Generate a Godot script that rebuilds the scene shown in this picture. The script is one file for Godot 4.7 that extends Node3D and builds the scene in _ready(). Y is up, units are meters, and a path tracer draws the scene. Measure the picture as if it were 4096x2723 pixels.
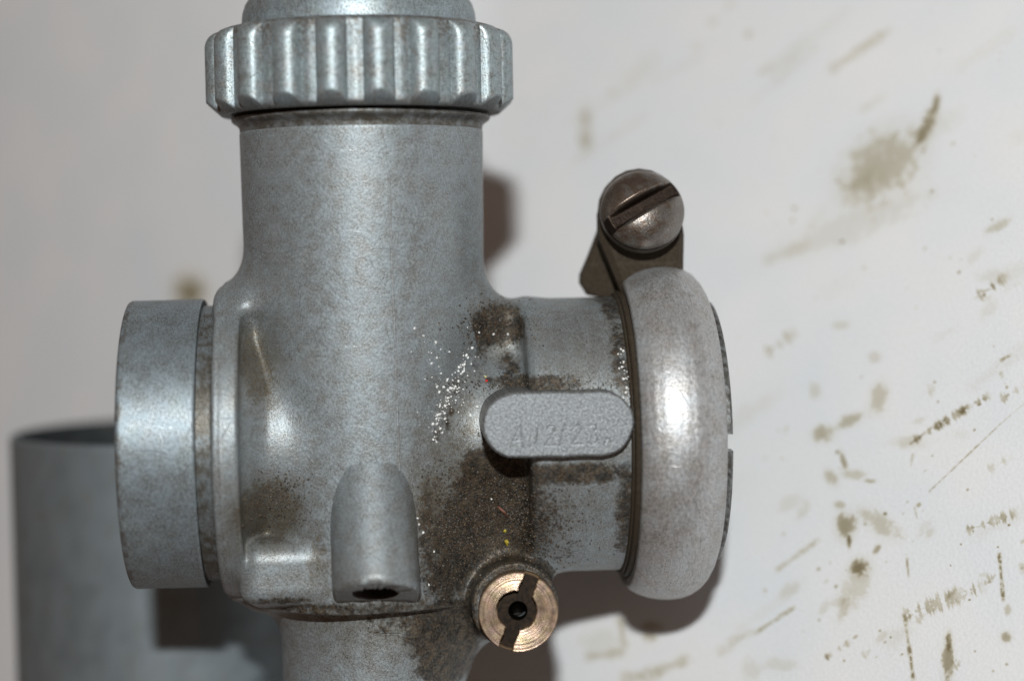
extends Node3D
# A worn die-cast carburettor lying on a smudged sheet of white paper, lit by a camera flash.
# Shapes are worked out in drawing units (u), K metres each.

const K := 4.7e-5
const PAPER := 822.0

var frame: Transform3D          # drawing frame of the shot -> world (the sheet of paper level)
var carb_frame: Transform3D
var base_point := Vector3.ZERO  # where the carburettor's float bowl touches the paper, in its own units
var carb: Node3D
var noise_a := FastNoiseLite.new()
var noise_b := FastNoiseLite.new()
var noise_c := FastNoiseLite.new()
var rng := RandomNumberGenerator.new()
var mats := {}

const GRIME := [
	[286, -152, 181, 162, 0.75, 2, 0],
	[170, -115, 104, 208, 0.60, 2, 0],
	[221, 45, 85, 132, 0.40, 2, 0],
	[294, 250, 86, 86, 0.60, 2, 0],
	[461, 27, 149, 186, 0.35, 2, 0],
	[464, 214, 121, 102, 0.40, 2, 0],
	[-224, -140, 105, 105, 0.65, 2, 0],
	[-233, 182, 67, 135, 0.50, 2, 0],
	[42, -390, 247, 104, 0.50, 2, 0],
	[-89, -283, 152, 66, 0.35, 2, 0],
	[296, -167, 143, 134, 0.90, 0, 0],
	[180, -146, 85, 142, 0.60, 0, 0],
	[71, -373, 114, 57, 0.70, 1, 0],
	[166, -408, 100, 81, 1.50, 1, 0],
	[174, -485, 85, 66, 1.20, 1, 0],
	[202, 26, 56, 104, 0.60, 0, 0],
	[141, -143, 56, 113, 0.90, 0, 0],
	[-90, -367, 123, 38, 0.60, 0, 0],
	[-239, 186, 44, 111, 0.95, 0, 12],
	[-218, 221, 25, 58, 0.50, 0, 15],
	[-217, -133, 80, 76, 1.15, 0, 0],
	[-263, -196, 28, 57, 0.50, 0, 0],
	[297, 257, 76, 53, 1.25, 1, 0],
	[253, 175, 22, 66, 0.60, 1, -15],
	[323, 165, 38, 47, 0.75, 1, 0],
	[296, -162, 143, 134, 1.50, 1, 0],
	[217, -217, 105, 95, 1.10, 1, 0],
	[259, -54, 76, 57, 1.10, 1, 0],
	[220, -62, 59, 66, 0.80, 0, 0],
	[141, -191, 66, 113, 0.62, 0, 0],
	[196, -280, 104, 76, 1.00, 1, 0],
	[369, 136, 121, 24, 0.95, 1, 0],
	[557, 184, 31, 139, 0.80, 1, 0],
	[558, -147, 31, 130, 0.85, 1, 0],
	[413, -58, 187, 31, 1.00, 1, 0],
	[341, -61, 84, 41, 1.00, 1, 0],
	[474, 213, 84, 56, 0.42, 0, 0],
	[416, 168, 65, 37, 0.45, 0, 0],
	[174, 74, 24, 114, 0.62, 1, -20],
	[153, -50, 19, 104, 0.55, 0, 0],
	[23, -399, 190, 57, 0.50, 0, 0],
	[165, -424, 85, 47, 0.90, 1, 0],
	[-52, -344, 314, 17, 0.75, 1, 2],
	[-204, -325, 105, 11, 0.80, 1, 0],
	[423, -116, 56, 103, 0.50, 0, 0],
	[-111, -225, 34, 104, 0.62, 0, 0],
	[126, -190, 22, 142, 0.70, 1, 0],
	[428, -232, 57, 57, 0.50, 1, 0],
	[-5, -370, 95, 28, 0.40, 0, 0],
	[205, 168, 38, 38, 0.35, 0, 0],
	[552, 301, 35, 58, 0.80, 1, 0],
	[8, 696, 281, 20, 0.35, 0, 0],
	[196, 670, 57, 57, 0.25, 0, 0],
	[95, -71, 56, 56, 0.40, 0, 0],
	[-146, -283, 66, 28, 0.30, 0, 0],
	[267, 36, 28, 75, 0.75, 1, 0]]


# ------------------------------------------------------------------ mesh building
class Sheetwork:
	var v := PackedVector3Array()
	var n := PackedVector3Array()
	var uv := PackedVector2Array()
	var c := PackedColorArray()
	var i := PackedInt32Array()

	func rows(r: Array, tints: Array = [], uvs: Array = []) -> void:   # a smooth sheet from rows of points
		var first := v.size()
		var nu: int = r[0].size()
		var nv := r.size()
		var nn := PackedVector3Array()
		nn.resize(nu * nv)
		for j in nv:
			for k in nu:
				v.append(r[j][k])
				c.append(tints[j][k] if tints else Color.WHITE)
				uv.append(uvs[j][k] if uvs else Vector2(float(k) / nu, float(j) / nv))
		for j in nv - 1:
			for k in nu - 1:
				var a := first + j * nu + k
				var b := a + 1
				var d := a + nu
				var e := d + 1
				for t in [[a, b, d], [b, e, d]]:
					var x: Vector3 = (v[t[2]] - v[t[0]]).cross(v[t[1]] - v[t[0]])
					for q in t:
						nn[q - first] += x
						i.append(q)
		for j in nv:
			if r[j][0].distance_to(r[j][nu - 1]) < 0.01:
				var s: Vector3 = nn[j * nu] + nn[j * nu + nu - 1]
				nn[j * nu] = s
				nn[j * nu + nu - 1] = s
		for q in nn:
			n.append(q.normalized())

	func face(poly: PackedVector2Array, z: float, up: bool, tint := Color.WHITE, uvs := 0.01, like := PackedVector2Array()) -> void:
		var first := v.size()
		for p in poly:
			v.append(Vector3(p.x, p.y, z))
			n.append(Vector3(0, 0, 1 if up else -1))
			c.append(tint)
			uv.append(p * uvs + Vector2(0.5, 0.5))
		var t := Geometry2D.triangulate_polygon(like if like else poly)
		for k in t.size() / 3:
			var a := t[k * 3]
			var b := t[k * 3 + 1]
			var d := t[k * 3 + 2]
			var front := (poly[d] - poly[a]).cross(poly[b] - poly[a]) > 0.0
			i.append_array([first + a, first + b, first + d] if front == up else [first + a, first + d, first + b])

	func turn(t: Transform3D) -> void:
		for k in v.size():
			v[k] = t * v[k]
			n[k] = (t.basis * n[k]).normalized()

	func outward() -> void:     # all faces out: front faces run clockwise
		var mid := Vector3.ZERO
		for p in v:
			mid += p
		mid /= v.size()
		var vol := 0.0
		for k in i.size() / 3:
			vol += (v[i[k * 3]] - mid).dot((v[i[k * 3 + 1]] - mid).cross(v[i[k * 3 + 2]] - mid))
		if vol > 0.0:
			for k in i.size() / 3:
				var q := i[k * 3 + 1]
				i[k * 3 + 1] = i[k * 3 + 2]
				i[k * 3 + 2] = q
			for k in n.size():
				n[k] = -n[k]

	func mesh(scale: float, m: Material) -> ArrayMesh:
		var a := []
		a.resize(Mesh.ARRAY_MAX)
		var w := PackedVector3Array(v)
		for k in w.size():
			w[k] *= scale
		a[Mesh.ARRAY_VERTEX] = w
		a[Mesh.ARRAY_NORMAL] = n
		a[Mesh.ARRAY_TEX_UV] = uv
		a[Mesh.ARRAY_COLOR] = c
		a[Mesh.ARRAY_INDEX] = i
		var out := ArrayMesh.new()
		out.add_surface_from_arrays(Mesh.PRIMITIVE_TRIANGLES, a)
		out.surface_set_material(0, m)
		return out


func put(called: String, s: Sheetwork, m: Material, parent: Node3D) -> MeshInstance3D:
	var o := MeshInstance3D.new()
	o.name = called
	o.mesh = s.mesh(K, m)
	if parent == carb:
		o.position = -base_point * K
	parent.add_child(o, true)
	return o


# a turned piece: each profile is a smooth run of (distance along the axis, radius); axis "x" or "y"
func turned(s: Sheetwork, profiles: Array, axis: String, seg: int, tint: Callable, from := 0.0, to := TAU, at := Vector3.ZERO) -> void:
	for prof in profiles:
		var r := []
		var t := []
		for q in prof:
			var row := PackedVector3Array()
			var col := PackedColorArray()
			for k in seg + 1:
				var a := lerpf(from, to, float(k) / seg)
				var p: Vector3
				if axis == "x":
					p = Vector3(q[0], q[1] * sin(a), q[1] * cos(a))
				else:
					p = Vector3(q[1] * sin(a), q[0], q[1] * cos(a))
				p += at
				row.append(p)
				col.append(tint.call(p))
			r.append(row)
			t.append(col)
		s.rows(r, t)


func fine(prof: Array, step: float) -> Array:    # the same profile with more points
	var out := [prof[0]]
	for k in range(1, prof.size()):
		var a: Array = prof[k - 1]
		var b: Array = prof[k]
		var parts := int(ceil(Vector2(a[0], a[1]).distance_to(Vector2(b[0], b[1])) / step))
		for j in range(1, parts + 1):
			var f := float(j) / parts
			out.append([lerpf(a[0], b[0], f), lerpf(a[1], b[1], f)])
	return out


# a flat plate with chamfered rim, in x and y, from z0 up to z1
func plate(s: Sheetwork, poly: PackedVector2Array, z0: float, z1: float, ch: float, tint := Color.WHITE, side := Color.WHITE, uvs := 0.01) -> void:
	var inner := PackedVector2Array()
	var m := poly.size()
	var area := 0.0
	for k in m:
		area += poly[k].cross(poly[(k + 1) % m])
	if area > 0.0:
		poly = poly.duplicate()
		poly.reverse()
		area = -area
	for k in m:
		var d0 := (poly[k] - poly[(k + m - 1) % m]).normalized()
		var d1 := (poly[(k + 1) % m] - poly[k]).normalized()
		var nn := (Vector2(-d0.y, d0.x) + Vector2(-d1.y, d1.x)) * signf(area)
		inner.append(poly[k] + nn * ch / maxf(nn.length_squared() * 0.5, 0.4))
	for ring in [[poly, z0, poly, z1 - ch, side, side], [poly, z1 - ch, inner, z1, side, tint]]:
		var a: PackedVector2Array = ring[0]
		var b: PackedVector2Array = ring[2]
		var r0 := PackedVector3Array()
		var r1 := PackedVector3Array()
		var c0 := PackedColorArray()
		var c1 := PackedColorArray()
		var u0 := PackedVector2Array()
		var u1 := PackedVector2Array()
		for k in m + 1:
			r0.append(Vector3(a[k % m].x, a[k % m].y, ring[1]))
			r1.append(Vector3(b[k % m].x, b[k % m].y, ring[3]))
			c0.append(ring[4])
			c1.append(ring[5])
			u0.append(a[k % m] * uvs + Vector2(0.5, 0.5))
			u1.append(b[k % m] * uvs + Vector2(0.5, 0.5))
		s.rows([r0, r1], [c0, c1], [u0, u1])
	s.face(inner, z1, true, tint, uvs, poly)
	s.face(poly, z0, false, side, uvs)


func disc(r: float, seg: int, at := Vector2.ZERO) -> PackedVector2Array:
	var p := PackedVector2Array()
	for k in seg:
		p.append(at + Vector2(r, 0).rotated(TAU * k / seg))
	return p


# ------------------------------------------------------------------ the body casting as one field
func smin(a: float, b: float, k: float) -> float:
	var h := maxf(k - absf(a - b), 0.0)
	return minf(a, b) - h * h * 0.25 / k


func drum(radial: float, along: float, r: float, half: float, edge: float) -> float:
	var dx := radial - r + edge
	var dy := absf(along) - half + edge
	if dx > 0.0 and dy > 0.0:
		return sqrt(dx * dx + dy * dy) - edge
	return maxf(dx, dy) - edge


func block(x: float, y: float, z: float, hx: float, hy: float, hz: float, edge: float) -> float:
	var dx := absf(x) - hx + edge
	var dy := absf(y) - hy + edge
	var dz := absf(z) - hz + edge
	var ox := maxf(dx, 0.0)
	var oy := maxf(dy, 0.0)
	var oz := maxf(dz, 0.0)
	return sqrt(ox * ox + oy * oy + oz * oz) + minf(maxf(dx, maxf(dy, dz)), 0.0) - edge


func body(x: float, y: float, z: float) -> float:
	var rad_y := sqrt(x * x + z * z)
	var rad_x := sqrt(y * y + z * z)
	var d := drum(rad_y, y - 172.0, 271.0 + maxf(y - 300.0, 0.0) * 0.012, 532.0, 10.0)      # slide barrel, y -354..698
	if x < 150.0:
		var w := drum(rad_x, x + 300.0, 344.0, 28.0, 8.0)                                       # wide flange, left
		w = smin(w, drum(rad_x, x + 150.0, 236.0, 150.0, 4.0), 52.0)
		w = smin(w, block(x + 236.0, y - 188.0, z, 84.0, 128.0, 128.0, 50.0), 80.0)               # sloping web above the throat                            # its throat
		if x < 0.0:
			w = smin(w, maxf((rad_x - 222.0 - 1.15 * maxf(-212.0 - x, 0.0)) * 0.66, absf(x + 170.0) - 130.0), 16.0)   # conical web behind the flange
		var bar := block(x + 140.0, y + 272.0, z, 146.0, 77.0, 250.0, 50.0)                     # shoulder along the bottom
		d = smin(smin(d, w, 22.0 + 78.0 * smoothstep(255.0, 335.0, absf(y))), bar, 15.0)
	if x > -60.0:
		var e := drum(rad_x, x - 200.0, 214.0, 210.0, 4.0)                                      # throat, right
		e = smin(e, drum(rad_x, x - 474.0, 314.0, 122.0, 22.0), 26.0)                           # outlet barrel
		e = smin(e, block(x - 260.0, y - 150.0, z, 150.0, 152.0, 100.0, 44.0), 40.0)            # web above
		e = smin(e, block(x - 250.0, y + 200.0, z, 160.0, 130.0, 168.0, 90.0), 70.0)            # web below
		var q := sqrt((x - 315.0) * (x - 315.0) + (y + 351.0) * (y + 351.0))
		e = smin(e, drum(q, z - 84.0, 96.0, 160.0, 7.0), 26.0)                               # jet boss
		d = smin(d, e, 46.0 + 70.0 * smoothstep(180.0, 320.0, y))
	if y < -250.0:
		var low := maxf(-430.0 - y, 0.0)
		var lx := (x - 30.0 + 0.2 * low) / (1.055 - 0.0009 * low)
		d = smin(d, drum(sqrt(lx * lx + z * z), y + 520.0, 224.0, 210.0, 20.0), lerpf(100.0, 18.0, smoothstep(110.0, 215.0, z)))          # neck below
		if y > -420.0:
			d += 4.0 * exp(-pow((y + 352.0 + 0.05 * x) / 9.0, 2.0)) * smoothstep(230.0, 100.0, x)   # the joint line
	if x > 285.0 and x < 345.0 and y > -382.0 and y < -322.0:                     # the jet's bore
		d = maxf(d, -maxf(Vector2(x - 316.0, y + 353.0).length() - 27.0, 120.0 - z))
	if y < -150.0 and y > -420.0 and z > 120.0 and absf(x - 13.0) < 60.0:       # the drilled hole of the slanted boss
		var ry := y + 302.0
		var rz := z - 322.0
		var along := -0.878 * ry + 0.479 * rz
		var off := sqrt(pow(x - 11.0, 2.0) + pow(0.479 * ry + 0.878 * rz, 2.0))
		d = maxf(d, -maxf(off - 51.0, -along - 118.0))
	return d


func slope(p: Vector3) -> Vector3:
	var e := 1.5
	var a := body(p.x + e, p.y - e, p.z - e)
	var b := body(p.x - e, p.y - e, p.z + e)
	var c := body(p.x - e, p.y + e, p.z - e)
	var d := body(p.x + e, p.y + e, p.z + e)
	return Vector3(a - b - c + d, -a - b + c + d, -a + b - c + d).normalized()


func drop_on_body(x: float, y: float) -> Vector3:
	var z := 420.0
	for k in 60:
		var d := body(x, y, z)
		if d < 0.4:
			break
		z -= maxf(d * 0.9, 0.4)
	return Vector3(x, y, z)


func grime(p: Vector3) -> Vector3:      # (sandy dust, oily dirt, thin brown film), each 0..1, in patches of their own shape
	if p.z < -120.0:
		return Vector3(0.25, 0.25, 0.2)
	var fine_n := noise_a.get_noise_3dv(p) * 0.5 + 0.5
	var mid_n := noise_b.get_noise_3dv(p) * 0.5 + 0.5
	var ragged := clampf((fine_n - 0.5) * 0.75 + (mid_n - 0.5) * 0.9 + 0.5, 0.0, 1.0)
	var out := Vector3.ZERO
	var rad := Vector2(p.x, p.z).length()
	for g in GRIME:
		var dx: float = p.x - g[0]
		var dy: float = p.y - g[1]
		if absf(dx) + absf(dy) > 1.6 * (g[2] + g[3]):
			continue
		if g[6] != 0:
			var a := deg_to_rad(g[6])
			var t := dx * cos(a) + dy * sin(a)
			dy = dy * cos(a) - dx * sin(a)
			dx = t
		var q := sqrt(dx * dx / (g[2] * g[2]) + dy * dy / (g[3] * g[3]))
		var amount: float = g[4] * smoothstep(1.45, 0.35, q)
		if g[0] < 352:
			amount *= lerpf(1.0, 0.55 if p.y < 0.0 else 0.2, smoothstep(342.0, 366.0, p.x))
		if g[0] > 232 and p.y > 60.0 and rad < 278.0 and p.x < 262.0:
			amount *= 0.3
		var m := smoothstep(0.0, 0.42, amount - ragged * 0.85)
		if g[5] == 2:
			out.z = maxf(out.z, amount * (0.35 + 0.9 * mid_n))
		elif g[5] == 0:
			out.x = maxf(out.x, m)
		else:
			out.y = maxf(out.y, m)
	# the dark bead round the jet's seat
	var ring := absf(Vector2(p.x - 315.0, p.y + 351.0).length() - 98.0)
	if ring < 26.0 and p.z > 120.0:
		out.y = maxf(out.y, smoothstep(0.0, 0.4, 1.15 * smoothstep(26.0, 6.0, ring) - ragged * 0.8))
	out.x = maxf(out.x, smoothstep(0.66, 0.86, ragged + 0.12) * 0.14)
	return out


func zinc(p: Vector3) -> Color:         # bare casting with what lies on it
	var m := noise_c.get_noise_3dv(p)
	var base := Color(0.935, 0.99, 1.025) * (0.96 + 0.06 * m)
	base = base.lerp(Color(0.95, 0.93, 0.89) * 0.93, clampf(noise_b.get_noise_3dv(p * 0.4) * 0.9, 0.0, 0.28))
	var g := grime(p)
	base = base.lerp(Color(0.44, 0.365, 0.27), clampf(g.z, 0.0, 0.85))
	var speck := clampf(noise_a.get_noise_3dv(p * 1.5 + Vector3(50, 0, 0)) * 1.3 + 0.5, 0.0, 1.0)
	base = base.lerp(Color(0.22, 0.16, 0.10).lerp(Color(0.50, 0.39, 0.26), speck), g.x * (0.45 + 0.5 * speck))
	var oil := Color(0.045, 0.034, 0.024).lerp(Color(0.36, 0.25, 0.15), clampf(noise_a.get_noise_3dv(p * 1.7) * 1.1 + noise_b.get_noise_3dv(p * 1.3) * 0.9 + 0.38, 0.0, 1.0))
	base = base.lerp(oil, g.y * (0.80 + 0.18 * speck))
	base.a = 1.0
	return base


func build_body() -> void:
	var h := 7.0
	var b := 4
	var lo := Vector3(-350, -740, -352)
	var nx := 35
	var ny := 52
	var nz := 25
	var s := Sheetwork.new()
	var cells := {}
	var value := {}
	var side := h * b
	var reach := side * 0.87 + h
	for bx in nx:
		for by in ny:
			for bz in nz:
				var mid := lo + Vector3(bx + 0.5, by + 0.5, bz + 0.5) * side
				if absf(body(mid.x, mid.y, mid.z)) > reach:
					continue
				var val := PackedFloat32Array()
				val.resize(216)
				var o := lo + Vector3(bx, by, bz) * side
				var k := 0
				for ix in b + 1:
					for iy in b + 1:
						for iz in b + 1:
							val[k] = body(o.x + ix * h, o.y + iy * h, o.z + iz * h)
							k += 1
				for ix in b:
					for iy in b:
						for iz in b:
							var at := Vector3.ZERO
							var crossings := 0
							var q := ix * 25 + iy * 5 + iz
							var inside := 0
							for e in 8:
								if val[q + (e & 1) * 25 + (e >> 1 & 1) * 5 + (e >> 2)] < 0.0:
									inside += 1
							if inside == 0 or inside == 8:
								continue
							for e in 12:
								var axis := e >> 2
								var u := e & 1
								var w := e >> 1 & 1
								var c0 := Vector3i.ZERO
								c0[(axis + 1) % 3] = u
								c0[(axis + 2) % 3] = w
								var c1 := c0
								c1[axis] = 1
								var f0 := val[q + c0.x * 25 + c0.y * 5 + c0.z]
								var f1 := val[q + c1.x * 25 + c1.y * 5 + c1.z]
								if (f0 < 0.0) != (f1 < 0.0):
									at += Vector3(c0).lerp(Vector3(c1), f0 / (f0 - f1))
									crossings += 1
							var key := Vector3i(bx * b + ix, by * b + iy, bz * b + iz)
							cells[key] = s.v.size()
							value[key] = [val[q], val[q + 25], val[q + 5], val[q + 1]]
							s.v.append(o + (Vector3(ix, iy, iz) + at / crossings) * h)
	for p in s.v.size():
		var nn := slope(s.v[p])
		s.v[p] -= nn * body(s.v[p].x, s.v[p].y, s.v[p].z)
		s.n.append(nn)
	var quads := []
	for key in cells:
		var f: Array = value[key]
		for axis in 3:
			if (f[0] < 0.0) == (f[axis + 1] < 0.0):
				continue
			var u := Vector3i.ZERO
			var w := Vector3i.ZERO
			u[(axis + 1) % 3] = 1
			w[(axis + 2) % 3] = 1
			if not (cells.has(key - u) and cells.has(key - w) and cells.has(key - u - w)):
				continue
			var four := [cells[key], cells[key - u], cells[key - u - w], cells[key - w]]
			if f[0] < 0.0:
				four = [four[3], four[2], four[1], four[0]]
			quads.append(four)
	var halves := {}
	for four in quads:
		var mid: Vector3 = (s.v[four[0]] + s.v[four[1]] + s.v[four[2]] + s.v[four[3]]) * 0.25
		if mid.z < -70.0:
			s.i.append_array([four[0], four[1], four[2], four[0], four[2], four[3]])
			continue
		var edge := []
		for k in 4:
			var a: int = four[k]
			var c: int = four[(k + 1) % 4]
			var id := Vector2i(mini(a, c), maxi(a, c))
			if not halves.has(id):
				halves[id] = s.v.size()
				add_on_body(s, (s.v[a] + s.v[c]) * 0.5, s.n[a] + s.n[c])
			edge.append(halves[id])
		var m := s.v.size()
		add_on_body(s, mid, s.n[four[0]] + s.n[four[1]] + s.n[four[2]] + s.n[four[3]])
		for k in 4:
			s.i.append_array([four[k], edge[k], m, four[k], m, edge[(k + 3) % 4]])
	s.uv.resize(s.v.size())
	s.c.clear()
	for p in s.v:
		s.c.append(zinc(p))
	s.outward()
	var g := s.n[0].dot(slope(s.v[0]))
	if g < 0.0:
		for k in s.n.size():
			s.n[k] = -s.n[k]
	put("body_casting", s, mats.zinc, carb)


func add_on_body(s: Sheetwork, p: Vector3, n: Vector3) -> void:
	n = n.normalized()
	var d := body(p.x, p.y, p.z)
	p -= n * d
	s.v.append(p)
	s.n.append(slope(p) if absf(d) > 0.25 else n)


# ------------------------------------------------------------------ surfaces
func noise(seed_: int, freq: float, octaves := 3, kind := FastNoiseLite.TYPE_SIMPLEX_SMOOTH) -> FastNoiseLite:
	var f := FastNoiseLite.new()
	f.seed = seed_
	f.frequency = freq
	f.noise_type = kind
	f.fractal_octaves = octaves
	return f


func grey(f: FastNoiseLite, size: int) -> PackedByteArray:
	var im := f.get_seamless_image(size, size, false, false, 0.12)
	im.convert(Image.FORMAT_L8)
	return im.get_data()


func scratch(data: PackedByteArray, size: int, count: int, long: float, lean: float, spread: float, by: int) -> void:
	for k in count:
		var p := Vector2(rng.randf() * size, rng.randf() * size)
		var a := deg_to_rad(lean + rng.randfn() * spread)
		var bend := rng.randfn() * 0.004
		var n := int(long * (0.15 + 1.6 * pow(rng.randf(), 2.0)))
		var deep := by * (0.4 + 0.6 * rng.randf())
		var thick := 2 + rng.randi() % 3
		for j in n:
			var f := sin(PI * (j + 0.5) / n)
			for w in thick:
				var q := posmod(int(p.y - sin(a + PI / 2) * w), size) * size + posmod(int(p.x - cos(a + PI / 2) * w), size)
				data[q] = clampi(128 + int(deep * f), 0, 255)
			p += Vector2(cos(a), sin(a))
			a += bend


func tex(data: PackedByteArray, size: int, format := Image.FORMAT_L8) -> ImageTexture:
	return ImageTexture.create_from_image(Image.create_from_data(size, size, false, format, data))


func metal_maps(seed_: int, grain: float, pits: float, scratches: int, lean: float, spread: float) -> Array:
	var size := 768
	var a := grey(noise(seed_, grain, 4), size)
	var b := grey(noise(seed_ + 1, grain * 0.22, 3), size)
	var d := grey(noise(seed_ + 2, grain * 2.2, 2), size)
	var fine_n := noise(seed_ + 3, grain * 2.6, 3)
	fine_n.domain_warp_enabled = false
	var s := PackedByteArray()
	s.resize(size * size)
	for y in size:
		for x in size:
			s[y * size + x] = int(clampf(128.0 + 150.0 * fine_n.get_noise_2d(x * 1.3, y * 0.22), 0.0, 255.0))
	var marks := PackedByteArray()
	marks.resize(size * size)
	marks.fill(128)
	scratch(marks, size, scratches, 90.0, lean, spread, -100)
	scratch(marks, size, scratches, 60.0, lean, spread, 90)
	var color := PackedByteArray()
	color.resize(size * size * 3)
	var high := PackedByteArray()
	high.resize(size * size)
	var rough := PackedByteArray()
	rough.resize(size * size)
	for k in size * size:
		var blot := (b[k] - 128.0) / 128.0
		var grit := (a[k] - 128.0) / 128.0
		var pit := clampf((d[k] - 150.0 - 26.0 * blot) / 34.0, 0.0, 1.0) * pits
		var m := (marks[k] - 128.0) / 128.0
		var brush := (s[k] - 128.0) / 128.0
		var l := 0.90 + 0.10 * grit + 0.04 * blot - 0.34 * pit + 0.22 * m + 0.11 * brush
		color[k * 3] = int(clampf(l - 0.018 * blot - 0.0 * pit, 0.0, 1.0) * 255)
		color[k * 3 + 1] = int(clampf(l, 0.0, 1.0) * 255)
		color[k * 3 + 2] = int(clampf(l + 0.014 * blot - 0.03 * pit, 0.0, 1.0) * 255)
		high[k] = int(clampf(0.5 + 0.24 * grit + 0.12 * blot - 0.3 * pit + 0.5 * m + 0.10 * brush, 0.0, 1.0) * 255)
		rough[k] = int(clampf(0.84 + 0.10 * blot + 0.12 * grit + 0.3 * pit - 0.35 * m, 0.2, 1.0) * 255)
	return [tex(color, size, Image.FORMAT_RGB8), tex(high, size), tex(rough, size)]


func metal(called: String, tint: Color, rough: float, metallic: float, maps: Array, span: float, relief: float) -> StandardMaterial3D:
	var m := StandardMaterial3D.new()
	m.resource_name = called
	m.albedo_color = tint.linear_to_srgb()
	m.vertex_color_use_as_albedo = true
	m.roughness = rough
	m.metallic = metallic
	if maps:
		m.albedo_texture = maps[0]
		m.roughness_texture = maps[2]
		m.heightmap_enabled = true
		m.heightmap_texture = maps[1]
		m.heightmap_scale = relief
		m.uv1_triplanar = true
		m.uv1_triplanar_sharpness = 4.0
		m.uv1_scale = Vector3.ONE / (span * K)
	mats[called] = m
	if called == "grimy":
		m.metallic_specular = 0.25
	return m


func plain(called: String, tint: Color, rough: float, metallic := 0.0) -> StandardMaterial3D:
	return metal(called, tint, rough, metallic, [], 1.0, 0.0)


func build_materials() -> void:
	var cast := metal_maps(11, 0.065, 0.62, 70, 70.0, 45.0)
	var smooth := metal_maps(31, 0.05, 0.5, 130, 20.0, 40.0)
	metal("zinc", Color(0.425, 0.443, 0.450), 0.57, 0.46, cast, 420.0, 0.0032)
	metal("turned_zinc", Color(0.385, 0.403, 0.412), 0.56, 0.50, cast, 520.0, 0.0018)
	metal("nut_zinc", Color(0.46, 0.48, 0.49), 0.56, 0.54, smooth, 520.0, 0.002)
	metal("aluminium", Color(0.61, 0.608, 0.605), 0.56, 0.62, smooth, 460.0, 0.004)
	metal("steel", Color(0.29, 0.262, 0.24), 0.40, 0.78, cast, 300.0, 0.003)
	plain("bowl_zinc", Color(0.235, 0.27, 0.29), 0.58, 0.58)
	metal("grimy", Color(0.078, 0.060, 0.042), 0.6, 0.1, cast, 160.0, 0.012)
	plain("crumb", Color(1, 1, 1), 0.85)
	plain("brass", Color(0.60, 0.485, 0.365), 0.33, 0.88)
	var b: StandardMaterial3D = mats.brass
	var size := 512
	var ring := PackedByteArray()
	ring.resize(size * size)
	var hue := PackedByteArray()
	hue.resize(size * size * 3)
	var lines := noise(77, 0.22, 3)
	var soil := noise(78, 0.012, 4)
	for y in size:
		for x in size:
			var r := Vector2(x - 256, y - 256).length()
			var k := y * size + x
			ring[k] = int(clampf(0.5 + 0.55 * lines.get_noise_1d(r) + 0.1 * soil.get_noise_2d(x * 6, y * 6), 0, 1) * 255)
			var q := clampf(0.86 + 0.16 * lines.get_noise_1d(r + 900.0) + 0.26 * soil.get_noise_2d(x, y), 0.2, 1.0)
			hue[k * 3] = int(q * 250)
			hue[k * 3 + 1] = int(clampf(q * (0.96 + 0.05 * soil.get_noise_2d(y, x)), 0, 1) * 250)
			hue[k * 3 + 2] = int(clampf(q * (0.94 + 0.08 * soil.get_noise_2d(y + 300, x)), 0, 1) * 250)
	b.albedo_texture = tex(hue, size, Image.FORMAT_RGB8)
	b.heightmap_enabled = true
	b.heightmap_texture = tex(ring, size)
	b.heightmap_scale = 0.003
	# the flat pad: filed metal with a worn stamped number
	metal("pad_zinc", Color(0.41, 0.427, 0.433), 0.48, 0.60, [], 1.0, 0.0)
	pad_maps(mats.pad_zinc)


func stroke(data: PackedByteArray, w: int, h: int, pts: Array, wide: float, deep: int) -> void:
	for k in pts.size() - 1:
		var a := Vector2(pts[k][0], pts[k][1])
		var b := Vector2(pts[k + 1][0], pts[k + 1][1])
		var n := int(a.distance_to(b)) + 1
		for j in n:
			var p := a.lerp(b, float(j) / n)
			for y in range(int(p.y - wide - 1), int(p.y + wide + 2)):
				for x in range(int(p.x - wide - 1), int(p.x + wide + 2)):
					if x >= 0 and y >= 0 and x < w and y < h:
						var f := clampf(1.0 - p.distance_to(Vector2(x, y)) / wide, 0.0, 1.0)
						data[y * w + x] = mini(data[y * w + x], int(150 - deep * f))


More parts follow.
